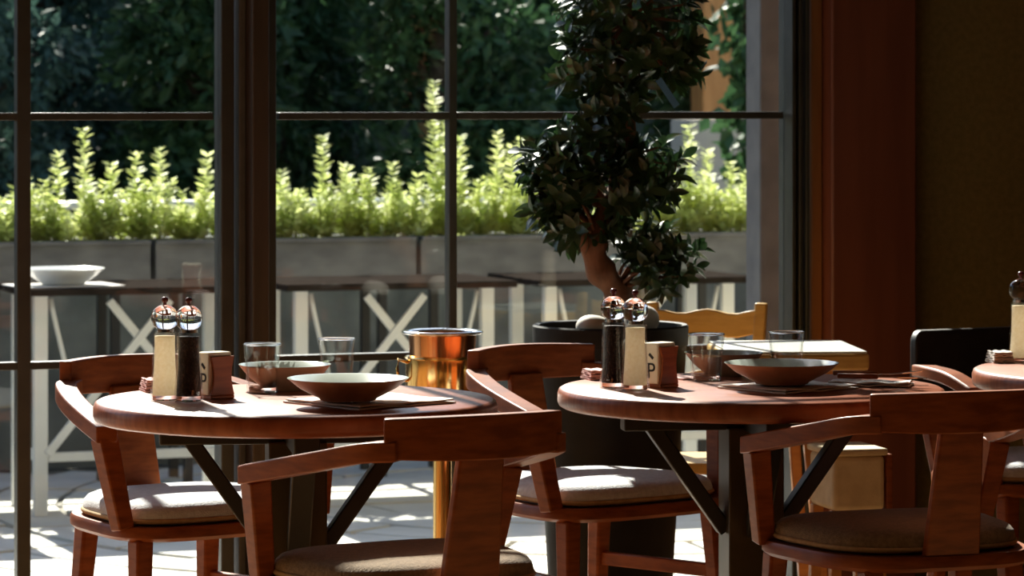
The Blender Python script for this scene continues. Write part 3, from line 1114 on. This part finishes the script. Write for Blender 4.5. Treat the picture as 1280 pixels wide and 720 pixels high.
# ------------------------------------------------------------------ pot and ficus
q = at_d(763, 8.6)
PZ = .806
pot = empty('plant_pot', q)
tag(pot, 'tall tapered charcoal pot holding the ficus', 'pot')
MB().lathe([(0, 0), (.130, 0), (.138, .01), (.182, PZ - .05), (.186, PZ - .048), (.187, PZ - .004), (.183, PZ), (.172, PZ - .002), (.168, PZ - .06), (.120, .03), (0, .03)], 56).build('pot_body', M['pot'], pot, smooth=35)
MB().lathe([(0, PZ - .10), (.160, PZ - .10), (.166, PZ - .035), (.10, PZ - .026), (0, PZ - .02)], 40).build('soil', M['soil'], pot, smooth=True)
random.seed(4)


def pebble(dx, dy, rr, sq, label):
    u = bmesh.new()
    bmesh.ops.create_icosphere(u, subdivisions=3, radius=rr)
    for v in u.verts:
        n = math.sin(v.co.x * 90 + dx * 50) * .04 + math.cos(v.co.y * 80 + dy * 40) * .04
        v.co *= 1 + n
        v.co.z *= sq
    me = bpy.data.meshes.new('pebble')
    u.to_mesh(me)
    u.free()
    me.shade_smooth()
    me.materials.append(M['pebble'])
    o = bpy.data.objects.new('pebble', me)
    COL.objects.link(o)
    pw = W((763 - 640) / F * 8.6 + dx, 8.6 + dy, PZ - .030 + rr * sq)
    o.location = pw
    tag(o, label, 'stone', 'pale stones in the pot')


pebble(-.045, -.10, .040, .75, 'large pale stone on the soil left of the ficus trunk')
pebble(.075, .05, .042, .9, 'large pale stone on the soil right of the ficus trunk')

ft = empty('ficus_tree', (q.x, q.y, PZ - .03))
tag(ft, 'dark bonsai-shaped ficus with twisted trunk in the charcoal pot', 'tree')
# tree local axes: use camera-aligned offsets, rotated into the world
BX, BZ = 763, PZ - .03


def ftp(px, py, dy=0.0):
    """offset of a picture point on the tree from the trunk base (local)"""
    d = 8.6 + dy
    z = H - (py - HZ) * d / F
    w_ = W((px - 640) / F * d, d, z)
    return Vector((w_.x - q.x, w_.y - q.y, z - BZ))


trunk = MB()
tp_ = arc_pts([ftp(774, 398), ftp(772, 366), ftp(752, 340, -.02), ftp(742, 308, -.03), ftp(756, 268, 0), ftp(776, 225, .02), ftp(786, 165, 0), ftp(778, 100, .01), ftp(782, 40, 0), ftp(788, -30, 0)], 6)
n = len(tp_)
trunk.tube(tp_, [(.033 - .005 * math.sin(i * .9) if i < n * .35 else .029) * (1 - .72 * max(0, (i / n - .3)) / .7) for i in range(n)], 14)
clusters = [  # px, py, dy, radius px-x, radius px-y, rosettes
    (782, 30, 0, 100, 92, 118), (735, 85, -.05, 45, 45, 22), (840, 60, -.03, 42, 48, 20), (790, -70, 0, 85, 60, 50),
    (745, 185, -.06, 55, 46, 40), (765, 232, .03, 70, 50, 44), (700, 225, -.02, 42, 45, 26), (815, 215, .02, 38, 52, 26), (728, 278, -.06, 52, 32, 24),
    (826, 325, .0, 50, 38, 34), (772, 136, -.06, 36, 30, 18), (682, 205, -.02, 28, 30, 14), (690, 262, -.03, 26, 34, 14)]
random.seed(31)
leaves = []
for (px, py, dy, rx, ry, nr) in clusters:
    c = ftp(px, py, dy)
    sc = 8.6 / F
    ax = Vector((rx * sc, rx * sc * .9, ry * sc))
    base = min(tp_, key=lambda t: (t - c).length)
    for k in range(nr):
        u = rv()
        rad = random.uniform(.55, 1.0)
        tip = c + Vector((u.x * ax.x, u.y * ax.y, u.z * ax.z)) * rad
        if k % 3 == 0:
            trunk.tube([base, (base + tip) / 2 + Vector((0, 0, .01)), tip], [.006, .004, .002], 5)
        dirn = (Vector((u.x, u.y, u.z * .7 + .35))).normalized()
        e1 = dirn.orthogonal().normalized()
        e2 = dirn.cross(e1)
        for s_ in range(8):
            a = s_ * 2.4 + random.random() * .5
            up = .25 + .09 * s_ + random.uniform(-.15, .2)
            d = (e1 * math.cos(a) + e2 * math.sin(a) + dirn * up).normalized()
            leaves.append((tip + dirn * (.004 * s_ - .012), d, dirn, random.uniform(.036, .056)))
trunk.build('trunk', M['bark'], ft, smooth=60)


def leaf_geo():
    """pointed oval leaf, unit long along +x, folded at the midrib"""
    xs = [0, .12, .35, .6, .82, 1.0]
    ws = [.0, .10, .20, .19, .11, 0.0]
    dz = [0, .01, .02, .01, -.03, -.09]
    vs, fs = [], []
    for x_, w_, z_ in zip(xs, ws, dz):
        vs += [(x_, -w_, z_ + w_ * .25), (x_, 0, z_), (x_, w_, z_ + w_ * .25)]
    for i in range(len(xs) - 1):
        a = i * 3
        fs += [(a, a + 3, a + 4, a + 1), (a + 1, a + 4, a + 5, a + 2)]
    return vs, fs


LV, LF = leaf_geo()
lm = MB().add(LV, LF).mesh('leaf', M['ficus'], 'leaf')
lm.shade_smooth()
camv = Vector((ST, CT, 0))


def leaf_matrix(p_, d, nrm, L):
    s_ = nrm.cross(d)
    if s_.length < 1e-4:
        s_ = d.orthogonal()
    s_.normalize()
    nn = d.cross(s_)
    m_ = Matrix((d, s_, nn)).transposed() * L
    m4 = m_.to_4x4()
    m4.translation = p_
    return m4


def inframe(p_):
    return p_.z + BZ < H + (HZ + 6) * 8.6 / F


order = sorted(range(len(leaves)), key=lambda i: (not inframe(leaves[i][0]), leaves[i][0].dot(camv)))
rest = MB()
for j, i in enumerate(order):
    m4 = leaf_matrix(*leaves[i])
    if j < 300:
        o = bpy.data.objects.new('leaf', lm)
        COL.objects.link(o)
        o.parent = ft
        o.matrix_local = m4
    else:
        rest.add([m4 @ Vector(v) for v in LV], LF)
o = rest.build('foliage', M['ficus'], ft, smooth='leaf')
o.data.shade_smooth()
tag(o, kind='stuff')
a, b = ftp(823, 99, -.12), ftp(846, 133, -.12)
tg = MB().bar(a, b, .016, .002, up=tuple(-camv)).build('plant_tag', M['bluetag'], ft)
tag(tg, 'slanted blue plant tag')

# ------------------------------------------------------------------ light oak furniture by the window
# small table
q = W(.66, 8.66)
lt = empty('side_table', q, -TH + R(4))
tag(lt, 'small golden oak table with pale top beside the mahogany panel', 'table')
MB().box((0, 0, .7475), (.325, .40, .005)).build('pale_top', M['laminate'], lt, bevel=.002)
MB().box((0, 0, .725), (.335, .41, .040)).build('top_board', M['oak'], lt, bevel=.008, bseg=3)
MB().box((-.01, 0, .68), (.25, .30, .05)).build('apron', M['oak_o'], lt, bevel=.003)
for sx in (-1, 1):
    for sy in (-1, 1):
        MB().bar((sx * .10 - .02, sy * .17, 0), (sx * .045 - .02, sy * .11, .655), .026, .030, up=(0, 1, 0)).build('leg', M['oak_o'], lt, bevel=.004)
for sy in (-1, 1):
    MB().bar((-.091, sy * .141, .33), (.051, sy * .141, .33), .022, .03).build('crossbar', M['oak_o'], lt, bevel=.003)
# oak chair
q = W(.46, 9.0)
oc = empty('oak_chair', q, -TH + R(180) + R(-12))
tag(oc, 'golden oak chair with wavy top rail behind the ficus pot', 'chair')
MB().rings(seat_outline(.15, .135, -.14, .15), [(.97, .42), (1, .428), (1, .442), (.98, .448)]).build('seat', M['oak'], oc, smooth=40)
for sx in (-1, 1):
    MB().bar((sx * .125, .12, 0), (sx * .12, .11, .425), .028, .028, .034, .034, up=(0, 1, 0)).build('leg', M['oak'], oc, bevel=.004)
    MB().bar((sx * .125, -.16, 0), (sx * .12, -.13, .43), .028, .028, .034, .034, up=(0, 1, 0)).build('leg', M['oak'], oc, bevel=.004)
    MB().sweep([(sx * .12, -.13, .44), (sx * .13, -.15, .62), (sx * .14, -.175, .825)], .030, .03, up=(0, 1, 0)).build('back_post', M['oak'], oc, bevel=.004)
cp = [(x * .135 / 5, -.166 - .012 * (1 - (x / 5) ** 2), .772 + .006 * math.cos(x / 5 * 6.28)) for x in range(-5, 6)]
MB().sweep(cp, .020, .062).build('top_rail', M['oak'], oc, bevel=.004)
MB().sweep([(x_, y_ + .008, z_ - .14) for x_, y_, z_ in cp], .016, .035).build('middle_rail', M['oak'], oc, bevel=.003)
# cream padded stool
q = W(.765, 8.22)
so = empty('padded_stool', q, -TH + R(14))
tag(so, 'low stool with cream canvas box seat under the oak table', 'stool')
MB().box((0, 0, .475), (.125, .17, .125)).build('box_seat', M['creamcloth'], so, bevel=.012, bseg=3)
MB().box((.0, 0, .545), (.135, .18, .016)).build('seat_lid', M['creamcloth'], so, bevel=.005)
MB().box((.071, 0, .475), (.014, .18, .13)).build('shaded_side', M['mahogany'], so, bevel=.003)  # dark wood colour stands in for shade on the stool's right side
for sx in (-1, 1):
    for sy in (-1, 1):
        MB().bar((sx * .06, sy * .08, 0), (sx * .05, sy * .065, .414), .022, .022, .026, .026, up=(0, 1, 0)).build('leg', M['oak_o'], so, bevel=.003)

bpy.context.view_layer.update()
